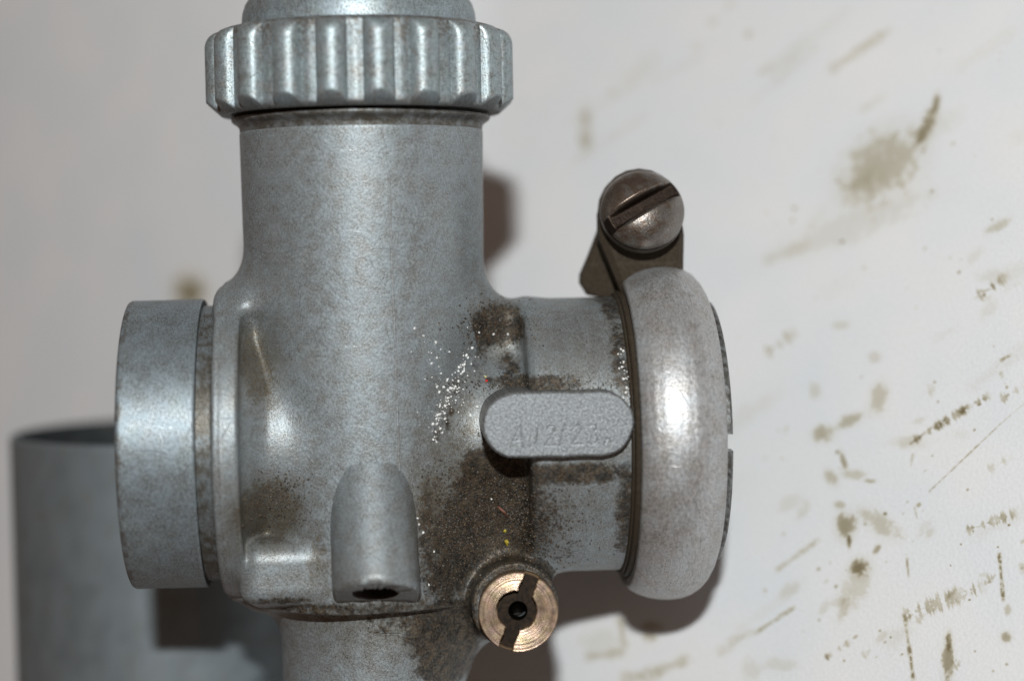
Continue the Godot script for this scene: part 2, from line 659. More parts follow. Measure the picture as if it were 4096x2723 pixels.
func pad_maps(m: StandardMaterial3D) -> void:
	# 1024 x 512 over the pad, 3 texture pixels a drawing unit; the stamp is worn away towards its top
	var w := 1024
	var h := 512
	var high := PackedByteArray()
	high.resize(w * h)
	var g1 := noise(91, 0.09, 4)
	for y in h:
		for x in w:
			high[y * w + x] = int(clampf(150 + 30 * g1.get_noise_2d(x, y), 0, 255))
	for k in 260:
		var p := Vector2(rng.randf() * w, rng.randf() * h)
		var a := deg_to_rad(-64 + rng.randfn() * 6)
		for j in int(20 + rng.randf() * 90):
			p += Vector2(cos(a), sin(a))
			if p.x >= 0 and p.y >= 0 and p.x < w and p.y < h:
				var q := int(p.y) * w + int(p.x)
				high[q] = clampi(high[q] - 24, 0, 255)
	for t in [[[[196, 372], [222, 300], [262, 222]], 6, 60], [[[262, 222], [272, 300], [278, 372]], 6, 50], [[[212, 322], [272, 318]], 6, 80],
			[[[352, 230], [384, 226]], 4, 30], [[[376, 232], [366, 325], [348, 360], [326, 364], [310, 348]], 6, 75],
			[[[430, 258], [452, 230], [480, 238], [482, 266], [452, 310], [418, 358], [492, 358]], 6, 80], [[[548, 226], [528, 300], [512, 366]], 6, 60],
			[[[600, 258], [622, 230], [652, 238], [652, 266], [622, 312], [590, 356], [660, 354]], 6, 80], [[[704, 240], [742, 232], [752, 258], [722, 290], [756, 310], [752, 344], [722, 358], [690, 346]], 6, 75],
			[[[812, 318], [816, 330]], 9, 80], [[[800, 346], [806, 352]], 8, 60], [[[840, 340], [846, 348]], 8, 60], [[[540, 150], [600, 128], [690, 120]], 3, 40]]:
		stroke(high, w, h, t[0], t[1], t[2])
	var hue := PackedByteArray()
	hue.resize(w * h * 3)
	for k in w * h:
		var l := clampf(0.84 + (high[k] - 150) / 420.0 + 0.34 * g1.get_noise_2d((k % w) * 0.6 + 900.0, (k / w) * 0.6), 0.0, 1.0)
		if high[k] < 100:
			l = minf(l + 0.16, 1.0)
		hue[k * 3] = int(l * 250)
		hue[k * 3 + 1] = int(l * 252)
		hue[k * 3 + 2] = int(l * 255)
	m.albedo_texture = ImageTexture.create_from_image(Image.create_from_data(w, h, false, Image.FORMAT_RGB8, hue))
	m.heightmap_enabled = true
	m.heightmap_texture = ImageTexture.create_from_image(Image.create_from_data(w, h, false, Image.FORMAT_L8, high))
	m.heightmap_scale = 0.011


# ------------------------------------------------------------------ the paper
const SHEET := 220.0       # the mapped square of paper, millimetres a side
const SHEET_AT := Vector2(-130.0, -125.0)
const SHEET_PX := 2048
var dirt := PackedFloat32Array()
var ragged_noise: FastNoiseLite
var grit_noise: FastNoiseLite


func _blob(x: float, z: float, ux: float, uz: float, vx: float, vz: float, a: float) -> void:
	var s := SHEET_PX / SHEET
	var mid := (Vector2(x, z) - SHEET_AT) * s
	var u := Vector2(ux, uz) * s * 1.42
	var v := Vector2(vx, vz) * s * 1.42
	var det := u.cross(v)
	if absf(det) < 0.01:
		return
	var reach := int((u.length() + v.length()) * 1.5) + 2
	var large := u.length() + v.length() > 5.0
	for py in range(maxi(int(mid.y) - reach, 0), mini(int(mid.y) + reach, SHEET_PX)):
		for px in range(maxi(int(mid.x) - reach, 0), mini(int(mid.x) + reach, SHEET_PX)):
			var d := Vector2(px, py) - mid
			var q := Vector2(d.cross(v) / det, u.cross(d) / det).length()
			if q > 1.5:
				continue
			var f := smoothstep(1.45, 0.15, q)
			if large:
				var n := clampf(ragged_noise.get_noise_2d(px, py) * 1.15 + 0.5, 0.0, 1.0)
				var g := clampf(grit_noise.get_noise_2d(px, py) * 1.2 + 0.5, 0.0, 1.0)
				f = 0.30 * f + 0.62 * smoothstep(0.0, 0.55, f * 1.12 - 0.55 * n - 0.33 * g)
			else:
				f = smoothstep(1.3, 0.7, q)
			var k := py * SHEET_PX + px
			dirt[k] = 1.0 - (1.0 - dirt[k]) * (1.0 - clampf(f * a, 0.0, 0.96))


func _streak(x0: float, z0: float, x1: float, z1: float, wide: float, a: float, hairy: int) -> void:
	var s := SHEET_PX / SHEET
	var p0 := (Vector2(x0, z0) - SHEET_AT) * s
	var p1 := (Vector2(x1, z1) - SHEET_AT) * s
	var w := wide * s * 1.35
	var dir := (p1 - p0).normalized()
	var long := p0.distance_to(p1)
	var lo := p0.min(p1) - Vector2.ONE * (w * 2.0 + 3)
	var hi := p0.max(p1) + Vector2.ONE * (w * 2.0 + 3)
	for py in range(maxi(int(lo.y), 0), mini(int(hi.y), SHEET_PX)):
		for px in range(maxi(int(lo.x), 0), mini(int(hi.x), SHEET_PX)):
			var d := Vector2(px, py) - p0
			var t := d.dot(dir)
			if t < -w or t > long + w:
				continue
			var ends := smoothstep(-w, w, t) * smoothstep(long + w, long - w * 2.0, t)
			var across := absf(d.cross(dir)) + ragged_noise.get_noise_2d(t * 0.7, 40.0) * w * 0.5
			var n := clampf(grit_noise.get_noise_2d(px, py) * 1.2 + 0.5, 0.0, 1.0)
			var m := clampf(ragged_noise.get_noise_2d(px, py) * 1.15 + 0.5, 0.0, 1.0)
			var f := 0.0
			if hairy:
				var tooth := clampf(grit_noise.get_noise_2d(t * 1.1, 11.0) * 1.4 + 0.55, 0.0, 1.2)
				var reach := w * (0.25 + 1.7 * tooth)
				f = smoothstep(reach, reach * 0.35, across) * ends * smoothstep(0.25, 0.6, tooth * 0.6 + n * 0.55) * (0.55 + 0.6 * m)
			else:
				f = smoothstep(1.3 * w, 0.1 * w, across) * ends * (0.40 + 0.5 * smoothstep(0.25, 0.6, n * 0.7 + m * 0.4))
			var k := py * SHEET_PX + px
			dirt[k] = 1.0 - (1.0 - dirt[k]) * (1.0 - clampf(f * a, 0.0, 0.96))


func stains() -> void:
	_blob(51.6, 14.3, 4.66, 0.04, 0.27, 3.71, 0.56)
	_streak(46.2, 14.4, 51.1, 15.2, 1.33, 0.35, 0)
	_blob(58.3, 14.1, 0.38, 0.73, -1.85, 1.36, 0.77)
	_blob(60.4, 12.6, 0.28, 0.35, -0.85, 1.08, 0.77)
	_blob(44.9, 18.3, 8.25, 2.77, -0.27, 1.83, 0.18)
	_blob(22.0, -19.0, 0.73, 0.68, -1.39, 2.82, 0.32)
	_blob(-43.5, -43.6, 2.47, 2.03, -1.30, 1.62, 0.90)
	_blob(43.7, 23.9, 0.17, 0.14, -0.10, 0.18, 0.54)
	_blob(40.3, 11.4, 0.19, 0.17, -0.10, 0.19, 0.77)
	_blob(43.1, 19.2, 0.19, 0.16, -0.10, 0.18, 0.77)
	_streak(52.6, -1.0, 61.2, -0.1, 0.58, 0.38, 0)
	_streak(52.5, 35.7, 56.5, 35.9, 0.37, 0.75, 1)
	_blob(58.6, 30.1, 1.29, 0.19, -0.03, 0.54, 0.41)
	_streak(34.0, 14.6, 40.0, 16.8, 0.62, 0.25, 0)
	_streak(38.3, 45.2, 47.9, 46.1, 0.28, 0.80, 1)
	_streak(37.8, 45.3, 41.4, 45.2, 0.13, 0.70, 0)
	_streak(37.0, 51.2, 47.4, 49.6, 0.07, 0.70, 0)
	_streak(47.4, 49.6, 50.6, 49.3, 0.07, 0.30, 0)
	_streak(38.2, 57.3, 43.8, 58.8, 0.31, 0.65, 1)
	_streak(40.1, 61.4, 37.9, 66.0, 0.18, 0.95, 0)
	_streak(36.9, 63.1, 38.4, 63.7, 0.14, 0.40, 1)
	_streak(27.7, 61.1, 36.8, 63.4, 0.47, 0.62, 1)
	_streak(28.0, 61.0, 26.8, 64.2, 0.17, 0.65, 0)
	_streak(26.8, 64.2, 25.4, 67.7, 0.21, 0.90, 0)
	_streak(31.3, 55.9, 30.4, 57.9, 0.12, 0.75, 0)
	_streak(17.5, 48.2, 23.7, 48.2, 0.26, 0.45, 0)
	_streak(11.9, 52.9, 17.6, 53.1, 0.21, 0.65, 0)
	_streak(17.8, 60.0, 21.2, 60.1, 0.22, 0.65, 1)
	_streak(50.9, 43.6, 52.3, 43.8, 0.17, 0.65, 0)
	_streak(50.3, 44.5, 49.9, 47.0, 0.12, 0.50, 1)
	_streak(37.6, 46.4, 36.7, 47.5, 0.10, 0.50, 0)
	_streak(34.8, 51.6, 34.4, 53.0, 0.07, 0.50, 0)
	_streak(41.5, 63.7, 41.1, 64.7, 0.20, 0.60, 0)
	_blob(37.4, 38.4, 0.63, 0.78, -1.12, 1.08, 0.45)
	_blob(33.3, 38.6, 1.32, 0.29, -0.05, 0.68, 0.56)
	_blob(29.9, 37.9, 0.98, 0.73, -0.43, 0.77, 0.61)
	_blob(30.4, 42.3, 0.28, 0.11, -0.30, 1.22, 0.72)
	_blob(30.7, 44.2, 1.08, 0.79, -0.26, 0.46, 0.41)
	_blob(28.3, 43.0, 0.58, 0.07, 0.02, 1.09, 0.50)
	_blob(32.0, 46.1, 0.54, 0.39, -0.11, 0.19, 0.63)
	_blob(27.0, 48.7, 0.88, 0.62, -0.67, 1.19, 0.77)
	_blob(30.5, 50.8, 0.96, 2.22, -0.89, 0.35, 0.45)
	_blob(26.6, 50.4, 0.19, 0.13, -0.39, 0.70, 0.90)
	_blob(26.2, 53.8, 0.83, 0.57, -0.45, 0.81, 0.85)
	_blob(24.9, 55.1, 0.88, 1.12, -1.69, 1.33, 0.32)
	_blob(22.7, 56.4, 0.31, 0.47, -1.14, 0.73, 0.38)
	_blob(28.9, 53.1, 0.16, 0.29, -0.48, 0.25, 0.72)
	_blob(30.8, 66.3, 0.27, 0.18, -0.44, 0.76, 0.72)
	_blob(29.6, 68.1, 0.47, 0.30, -1.10, 1.87, 0.77)
	_blob(36.3, 69.3, 0.45, 0.30, -0.27, 0.44, 0.68)
	_blob(27.5, 46.2, 0.51, 0.36, -0.21, 0.37, 0.50)
	_blob(37.8, 67.0, 0.26, 0.18, -0.25, 0.41, 0.45)
	_blob(39.5, 34.0, 0.61, 0.49, -0.29, 0.52, 0.27)
	_blob(31.6, 32.9, 0.56, 0.43, -0.41, 0.75, 0.27)
	_blob(30.3, 40.8, 0.13, 0.10, -0.07, 0.12, 0.73)
	_blob(15.3, 49.4, 0.19, 0.13, -0.09, 0.16, 0.69)
	_blob(24.3, 37.3, 0.18, 0.13, -0.08, 0.16, 0.31)
	_blob(26.5, 34.5, 0.15, 0.11, -0.07, 0.13, 0.31)
	_blob(22.5, 36.0, 0.19, 0.14, -0.09, 0.17, 0.23)
	_blob(20.3, 45.1, 0.14, 0.10, -0.06, 0.12, 0.34)
	_blob(19.3, 56.0, 0.12, 0.08, -0.06, 0.10, 0.42)
	_blob(43.7, 41.0, 0.10, 0.08, -0.05, 0.09, 0.57)
	_blob(31.6, 50.3, 0.14, 0.10, -0.07, 0.12, 0.77)
	_blob(29.1, 49.9, 0.18, 0.13, -0.09, 0.16, 0.61)
	_blob(42.5, 59.5, 0.09, 0.07, -0.05, 0.08, 0.77)
	_blob(37.1, 58.2, 0.08, 0.06, -0.04, 0.07, 0.61)
	_blob(35.0, 59.5, 0.06, 0.04, -0.03, 0.05, 0.77)
	_blob(25.5, 62.3, 0.09, 0.06, -0.04, 0.07, 0.69)
	_blob(34.9, 63.8, 0.08, 0.06, -0.04, 0.07, 0.77)
	_blob(34.9, 71.7, 0.09, 0.06, -0.05, 0.08, 0.61)
	_blob(46.5, 46.3, 0.11, 0.08, -0.06, 0.10, 0.77)
	_blob(24.8, 61.0, 0.10, 0.07, -0.05, 0.09, 0.54)
	_blob(19.7, 61.5, 0.10, 0.07, -0.05, 0.09, 0.54)
	_blob(40.3, 60.8, 0.07, 0.05, -0.04, 0.06, 0.69)
	_blob(33.3, 71.5, 0.08, 0.05, -0.04, 0.07, 0.54)
	_blob(32.7, 68.7, 0.08, 0.05, -0.04, 0.07, 0.54)
	_blob(34.4, 50.7, 0.07, 0.05, -0.04, 0.07, 0.46)
	_streak(-2.3, 41.3, -3.4, 45.2, 0.45, 0.50, 0)
	_streak(-8.4, 42.9, -3.5, 45.4, 0.45, 0.50, 0)
	_streak(-1.0, 49.7, 3.6, 50.8, 0.55, 0.50, 0)
	_streak(8.6, 52.0, 11.9, 52.6, 0.41, 0.35, 0)
	_streak(-5.3, 47.9, -0.6, 50.1, 0.66, 0.50, 0)
	_streak(6.9, 52.1, 9.2, 52.9, 0.48, 0.25, 0)
	_blob(0.1, 45.7, 0.67, 0.44, -0.23, 0.45, 0.54)
	_blob(1.1, 44.8, 1.01, 0.67, -0.27, 0.53, 0.50)
	_blob(-5.9, 42.4, 2.40, 1.57, -0.60, 1.21, 0.14)
	_blob(9.6, 56.2, 0.81, 0.52, -0.53, 0.99, 0.18)
	_blob(22.9, -20.7, 0.55, 0.52, -0.38, 0.77, 0.32)
	_blob(21.3, -17.6, 0.52, 0.48, -0.41, 0.82, 0.34)
	_blob(27.7, -20.8, 0.54, 0.51, -0.23, 0.46, 0.23)
	_blob(46.7, -13.5, 0.45, 0.45, -0.24, 0.44, 0.27)
	_blob(40.3, -17.6, 0.56, 0.55, -0.29, 0.55, 0.13)
	_blob(43.5, -19.3, 0.97, 0.23, -0.01, 0.46, 0.14)
	_blob(46.1, -7.5, 0.78, 0.17, -0.01, 0.43, 0.20)
	_blob(46.6, -19.2, 0.96, 0.12, 0.02, 0.50, 0.14)
	_streak(33.2, -17.9, 41.0, -15.4, 0.43, 0.09, 0)
	_streak(38.6, 58.4, 48.2, 59.8, 0.62, 0.08, 0)
	_streak(29.6, -20.9, 35.5, -20.4, 1.30, 0.14, 0)
	_streak(56.7, 14.7, 62.5, 15.4, 0.94, 0.14, 0)
	_streak(64.5, 10.3, 73.1, 11.3, 0.75, 0.07, 0)
	_streak(45.9, -7.3, 58.8, -6.2, 0.89, 0.08, 0)
	_streak(46.5, 44.1, 57.3, 44.1, 0.65, 0.10, 0)
	_streak(38.0, 23.5, 42.6, 24.4, 1.01, 0.05, 0)
	_streak(1.7, 15.1, 8.4, 16.0, 0.80, 0.09, 0)
	_streak(64.9, 22.5, 71.3, 24.0, 0.80, 0.08, 0)
	_streak(14.1, 36.3, 20.6, 36.9, 1.07, 0.06, 0)
	_streak(18.2, -16.2, 30.6, -14.1, 0.63, 0.09, 0)
	_streak(15.5, 8.0, 19.3, 8.4, 1.23, 0.16, 0)
	_streak(24.9, 62.6, 27.9, 62.9, 0.95, 0.14, 0)
	_streak(9.9, 51.4, 19.2, 51.4, 0.50, 0.07, 0)
	_streak(42.5, -5.0, 49.7, -4.6, 0.67, 0.05, 0)
	_streak(19.8, -22.2, 32.5, -19.0, 0.71, 0.06, 0)
	_streak(55.2, 37.0, 59.8, 38.1, 0.31, 0.07, 0)
	_streak(53.0, 6.4, 56.4, 7.0, 0.54, 0.16, 0)
	_streak(9.7, 11.0, 21.8, 13.1, 1.30, 0.10, 0)
	_streak(20.9, 7.1, 24.6, 7.8, 0.58, 0.15, 0)
	_streak(45.9, 36.7, 49.1, 37.2, 0.46, 0.07, 0)
	_streak(3.2, 40.2, 8.0, 41.2, 1.10, 0.11, 0)
	_streak(56.4, 36.0, 67.2, 36.8, 0.88, 0.13, 0)
	_streak(46.8, -6.1, 52.1, -5.6, 1.24, 0.15, 0)
	_streak(16.4, 29.3, 28.0, 30.2, 1.02, 0.11, 0)
	_blob(34.9, 55.2, 0.65, -0.29, 0.16, 0.33, 0.24)
	_blob(12.9, 57.6, 1.48, 0.87, -0.31, 0.64, 0.19)
	_blob(55.3, 34.9, 1.29, 0.95, -0.35, 0.68, 0.19)
	_blob(23.7, 44.1, 1.02, -0.41, 0.25, 0.54, 0.21)
	_blob(42.0, 14.5, 1.48, -0.47, 0.27, 0.86, 0.07)
	_blob(17.9, 51.1, 1.40, 0.06, 0.06, 0.68, 0.23)
	_blob(52.8, 37.8, 1.09, -0.39, 0.19, 0.60, 0.13)
	_blob(43.2, 47.9, 0.88, 0.61, -0.23, 0.43, 0.08)
	_blob(38.4, 45.5, 1.31, 0.72, -0.25, 0.64, 0.18)
	_blob(25.5, 53.7, 0.98, -0.28, 0.18, 0.49, 0.07)
	_blob(54.8, 31.5, 1.00, -0.21, 0.11, 0.56, 0.14)
	_blob(38.0, 28.0, 0.94, 0.62, -0.20, 0.47, 0.25)
	_blob(22.6, 42.4, 1.54, 0.29, -0.03, 0.76, 0.16)
	_blob(37.5, 62.4, 0.46, 0.19, -0.07, 0.22, 0.23)
	_blob(22.2, 55.6, 0.89, 0.41, -0.14, 0.41, 0.22)
	_blob(53.4, 36.6, 0.57, 0.19, -0.06, 0.30, 0.16)
	_blob(26.7, 62.6, 1.22, 0.34, -0.10, 0.56, 0.07)
	_blob(37.2, 44.4, 1.13, 0.72, -0.26, 0.55, 0.16)
	_blob(20.5, 55.1, 0.74, -0.36, 0.21, 0.38, 0.21)
	_blob(34.4, 54.3, 1.02, -0.40, 0.22, 0.52, 0.13)
	_blob(24.6, 61.7, 0.74, -0.17, 0.12, 0.36, 0.23)
	_blob(40.1, 43.7, 0.58, 0.16, -0.04, 0.29, 0.21)
	_streak(42.4, 41.3, 43.6, 41.6, 0.42, 0.30, 1)
	_streak(43.5, 53.1, 46.3, 53.4, 0.33, 0.28, 1)
	_streak(21.6, 62.2, 23.2, 62.2, 0.25, 0.34, 1)
	_streak(28.6, 25.0, 33.0, 25.0, 0.46, 0.49, 1)
	_streak(48.6, 47.3, 51.4, 47.6, 0.32, 0.53, 1)
	_streak(29.7, 68.7, 31.0, 68.7, 0.33, 0.47, 1)
	_streak(28.7, 62.5, 30.6, 62.3, 0.26, 0.43, 1)
	_streak(37.4, 63.0, 39.3, 63.3, 0.23, 0.44, 1)


func paper_depth(x: float, y: float) -> float:
	var flute := sin((y * 0.80 - x * 0.60) / 26.0 + 1.2 * sin(x / 310.0))
	return PAPER - 0.8 * x + 0.4 * y * smoothstep(-800.0, 0.0, x) + 0.45 * flute


func build_paper() -> void:
	ragged_noise = noise(5, 0.05, 4)
	grit_noise = noise(15, 0.17, 3)
	dirt.resize(SHEET_PX * SHEET_PX)
	stains()
	for k in 260:      # specks of dirt, most of them on the right half
		var at := Vector2(rng.randf_range(10, 82), rng.randf_range(-40, 82))
		if rng.randf() < 0.2:
			at = Vector2(rng.randf_range(-110, 82), rng.randf_range(-110, 82))
		var r := 0.06 + 0.11 * pow(rng.randf(), 3.0)
		_blob(at.x, at.y, r * rng.randf_range(0.8, 1.8), 0, 0, r, rng.randf_range(0.15, 0.7))
	var wash := noise(6, 0.006, 3).get_image(SHEET_PX, SHEET_PX, false, false, false).get_data()
	var fibre := noise(8, 0.22, 3).get_image(SHEET_PX, SHEET_PX, false, false, false)
	fibre.convert(Image.FORMAT_L8)
	var fib := fibre.get_data()
	var hue := PackedByteArray()
	hue.resize(SHEET_PX * SHEET_PX * 3)
	for k in SHEET_PX * SHEET_PX:
		var w := (wash[k] - 128) / 128.0
		var l := 0.905 + 0.012 * w + (fib[k] - 128) * 0.00016
		var r := l - 0.004 + 0.010 * w
		var g := l
		var b := l + 0.006 - 0.010 * w
		var d := dirt[k]
		if d > 0.003:
			var e := d * d
			r = lerpf(r, lerpf(0.66, 0.36, e), d)
			g = lerpf(g, lerpf(0.61, 0.31, e), d)
			b = lerpf(b, lerpf(0.47, 0.20, e), d)
		hue[k * 3] = int(r * 255)
		hue[k * 3 + 1] = int(g * 255)
		hue[k * 3 + 2] = int(b * 255)
	var m := StandardMaterial3D.new()
	m.resource_name = "paper"
	m.albedo_texture = tex(hue, SHEET_PX, Image.FORMAT_RGB8)
	m.roughness = 0.75
	m.metallic_specular = 0.3
	m.texture_repeat = false
	m.heightmap_enabled = true
	m.heightmap_texture = ImageTexture.create_from_image(fibre)
	m.heightmap_scale = 0.004
	var s := Sheetwork.new()
	var r := []
	var uvs := []
	for j in 241:
		var row := PackedVector3Array()
		var uvr := PackedVector2Array()
		for k in 301:
			var x := -6400.0 + 9400.0 * k / 300
			var y := -2900.0 + 5800.0 * j / 240
			var q := frame * (Vector3(x, y, -paper_depth(x, y)) * K)
			row.append(q / K)
			uvr.append((Vector2(q.x, q.z) * 1000.0 - SHEET_AT) / SHEET)
		r.append(row)
		uvs.append(uvr)
	s.rows(r, [], uvs)
	var up := 0.0
	for q in s.n:
		up += q.y
	if up < 0.0:
		for k in s.n.size():
			s.n[k] = -s.n[k]
		for k in s.i.size() / 3:
			var q := s.i[k * 3 + 1]
			s.i[k * 3 + 1] = s.i[k * 3 + 2]
			s.i[k * 3 + 2] = q
	var o := put("paper_sheet", s, m, self)
	o.set_meta("kind", "structure")
	o.set_meta("label", "sheet of white paper with brown oily smudges and streaks under the carburettor")


# ------------------------------------------------------------------ the parts
func clean(_p: Vector3) -> Color:
	return Color.WHITE


func spigot_tint(p: Vector3) -> Color:
	var n := noise_b.get_noise_3dv(p) * 0.5 + 0.5
	var f := noise_a.get_noise_3dv(p) * 0.5 + 0.5
	var base := Color(0.89, 0.985, 1.05) * (0.93 + 0.1 * noise_c.get_noise_3dv(p))
	var edge := smoothstep(-352.0, -362.0, p.x) * 0.0
	if p.x > -364.5 and p.x < -327.0:
		var m := smoothstep(0.36, 0.60, n * 0.62 + f * 0.38 + 0.10 * sin(p.y / 60.0))
		base = base.lerp(Color(0.30, 0.24, 0.17), 0.35 + 0.55 * m)
		base = base.lerp(Color(0.07, 0.06, 0.05), smoothstep(-336.0, -328.0, p.x) * 0.5)
	elif p.x < -520.0:
		base = base.lerp(Color(0.35, 0.27, 0.2), smoothstep(0.45, 0.6, n) * 0.6)
	base.a = 1.0
	return base * (1.0 + edge)


func nut_tint(p: Vector3) -> Color:
	var n := noise_b.get_noise_3dv(p * 0.8) * 0.5 + 0.5
	var f := noise_a.get_noise_3dv(p) * 0.5 + 0.5
	var c := Color(0.89, 0.99, 1.05)
	c = c.lerp(Color(0.86, 0.78, 0.68), smoothstep(0.46, 0.70, n * 0.6 + f * 0.4) * 0.55)
	c = c.lerp(Color(0.45, 0.36, 0.26), smoothstep(0.62, 0.76, f * 0.7 + n * 0.3) * 0.4)
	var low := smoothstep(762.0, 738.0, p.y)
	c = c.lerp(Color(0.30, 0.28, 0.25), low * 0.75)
	var r := Vector2(p.x, p.z).length()
	c = c.lerp(Color(0.36, 0.28, 0.20), smoothstep(330.0, 322.0, r) * smoothstep(0.3, 0.6, f) * smoothstep(820.0, 930.0, p.y) * 0.8)
	c.a = 1.0
	return c


func cap_tint(p: Vector3) -> Color:
	var c := Color(0.88, 0.985, 1.04) * (0.95 + 0.12 * noise_b.get_noise_3dv(p))
	c = c.lerp(Color(0.8, 0.72, 0.62), smoothstep(0.1, 0.5, noise_a.get_noise_3dv(p * 0.7)) * 0.3)
	c.a = 1.0
	return c


func collar_tint(p: Vector3) -> Color:
	var n := noise_b.get_noise_3dv(p) * 0.5 + 0.5
	var f := noise_a.get_noise_3dv(p) * 0.5 + 0.5
	var c := Color(0.8, 0.82, 0.83).lerp(Color(0.30, 0.235, 0.165), 0.12 + 0.7 * smoothstep(0.35, 0.6, n * 0.6 + f * 0.4))
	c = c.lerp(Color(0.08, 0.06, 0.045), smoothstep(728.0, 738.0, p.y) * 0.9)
	c.a = 1.0
	return c


func clamp_tint(p: Vector3) -> Color:
	var f := noise_a.get_noise_3dv(p) * 0.5 + 0.5
	var n := noise_b.get_noise_3dv(p * 0.7) * 0.5 + 0.5
	var c := Color(0.98, 0.985, 1.0).lerp(Color(0.92, 0.86, 0.80), smoothstep(0.4, 0.7, n) * 0.25)
	c = c.lerp(Color(0.45, 0.42, 0.38), smoothstep(0.70, 0.80, f * 0.8 + n * 0.2) * 0.5)
	c = c.lerp(Color(0.2, 0.17, 0.13), smoothstep(589.0, 582.0, p.x) * 0.9)
	c.a = 1.0
	return c


func bowl_tint(p: Vector3) -> Color:
	var c := Color.WHITE * (0.25 if p.y > -195.0 and Vector2(p.x + 522.0, p.z + 915.0).length() < 435.0 else 1.0) * (0.95 + 0.25 * noise_c.get_noise_3dv(p * 1.6))  # inside of the cup darkened in colour, standing for shade
	c = c.lerp(Color(0.9, 0.75, 0.6), smoothstep(0.1, 0.5, noise_b.get_noise_3dv(p * 0.5)) * 0.35)
	c.a = 1.0
	return c


func tube_tint(p: Vector3) -> Color:
	var f := noise_a.get_noise_3dv(p * 1.5) * 0.5 + 0.5
	var c := Color(0.75, 0.76, 0.75).lerp(Color(0.2, 0.17, 0.14), smoothstep(0.38, 0.62, f))
	c.a = 1.0
	return c


func nut_radius(a: float, y: float) -> float:
	# a: angle from the middle of a rib, within half a pitch
	var across := absf(a) * 340.0
	var hump := 0.0
	if across < 36.0:
		hump = sqrt(1.0 - pow(across / 36.0, 2.0) * 0.97)
	var crown := 316.0 + 33.0 * hump
	if across >= 36.0:
		crown = 321.7 + 2.0 * (across - 36.0) / 17.0
	var top := smoothstep(924.0, 924.0 - 34.0, y)
	top = sqrt(maxf(1.0 - pow(clampf((y - 886.0) / 36.0, 0.0, 1.0), 2.0), 0.0))
	crown = lerpf(318.0, crown, top) if y > 886.0 else crown
	return minf(crown, 316.0 + (y - 738.0) * 1.15)


func nut_patch(s: Sheetwork, mid: float, a0: float, a1: float, n: int, ys: Array) -> void:
	var r := []
	var t := []
	for y in ys:
		var row := PackedVector3Array()
		var col := PackedColorArray()
		for k in n + 1:
			var a := lerpf(a0, a1, float(k) / n)
			var q := nut_radius(a if a < PI / 20 else a - PI / 10, y)
			row.append(Vector3(sin(mid + a) * q, y, cos(mid + a) * q))
			col.append(nut_tint(row[k]))
		r.append(row)
		t.append(col)
	s.rows(r, t)


func build_nut() -> void:
	var ys := []
	for k in 9:
		ys.append(738.0 + 4.0 * k)
	for k in 16:
		ys.append(776.0 + 7.0 * k)
	for k in 13:
		ys.append(888.0 + 34.0 * sin(PI / 2 * k / 12.0))
	var s := Sheetwork.new()
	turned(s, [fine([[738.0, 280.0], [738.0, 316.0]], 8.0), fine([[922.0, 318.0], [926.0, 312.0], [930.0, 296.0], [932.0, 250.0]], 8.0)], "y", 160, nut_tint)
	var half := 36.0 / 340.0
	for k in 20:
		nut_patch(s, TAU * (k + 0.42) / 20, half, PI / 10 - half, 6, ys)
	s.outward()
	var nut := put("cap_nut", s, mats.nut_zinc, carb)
	for k in 20:
		var q := Sheetwork.new()
		nut_patch(q, TAU * (k + 0.42) / 20, -half, half, 18, ys)
		if q.n[q.n.size() / 2].dot(Vector3(q.v[q.v.size() / 2].x, 0, q.v[q.v.size() / 2].z)) < 0.0:
			q.outward()
		var o := put("grip_rib", q, mats.nut_zinc, nut)
		o.position = Vector3.ZERO
	var d := Sheetwork.new()
	turned(d, [fine([[900.0, 268.0], [925.0, 267.0], [965.0, 263.0], [984.0, 257.0], [1000.0, 247.0], [1014.0, 230.0], [1024.0, 205.0], [1030.0, 170.0], [1032.0, 90.0], [1032.0, 0.5]], 12.0)], "y", 120, cap_tint)
	d.outward()
	put("top_cap", d, mats.nut_zinc, carb)
	var c := Sheetwork.new()
	turned(c, [fine([[694.0, 274.0], [709.0, 275.5], [715.0, 280.0], [721.0, 289.0], [725.0, 293.0], [731.0, 293.0]], 5.0), fine([[731.0, 294.0], [734.0, 288.0], [745.0, 285.0]], 5.0)], "y", 200, collar_tint)
	c.outward()
	put("barrel_collar", c, mats.turned_zinc, carb)


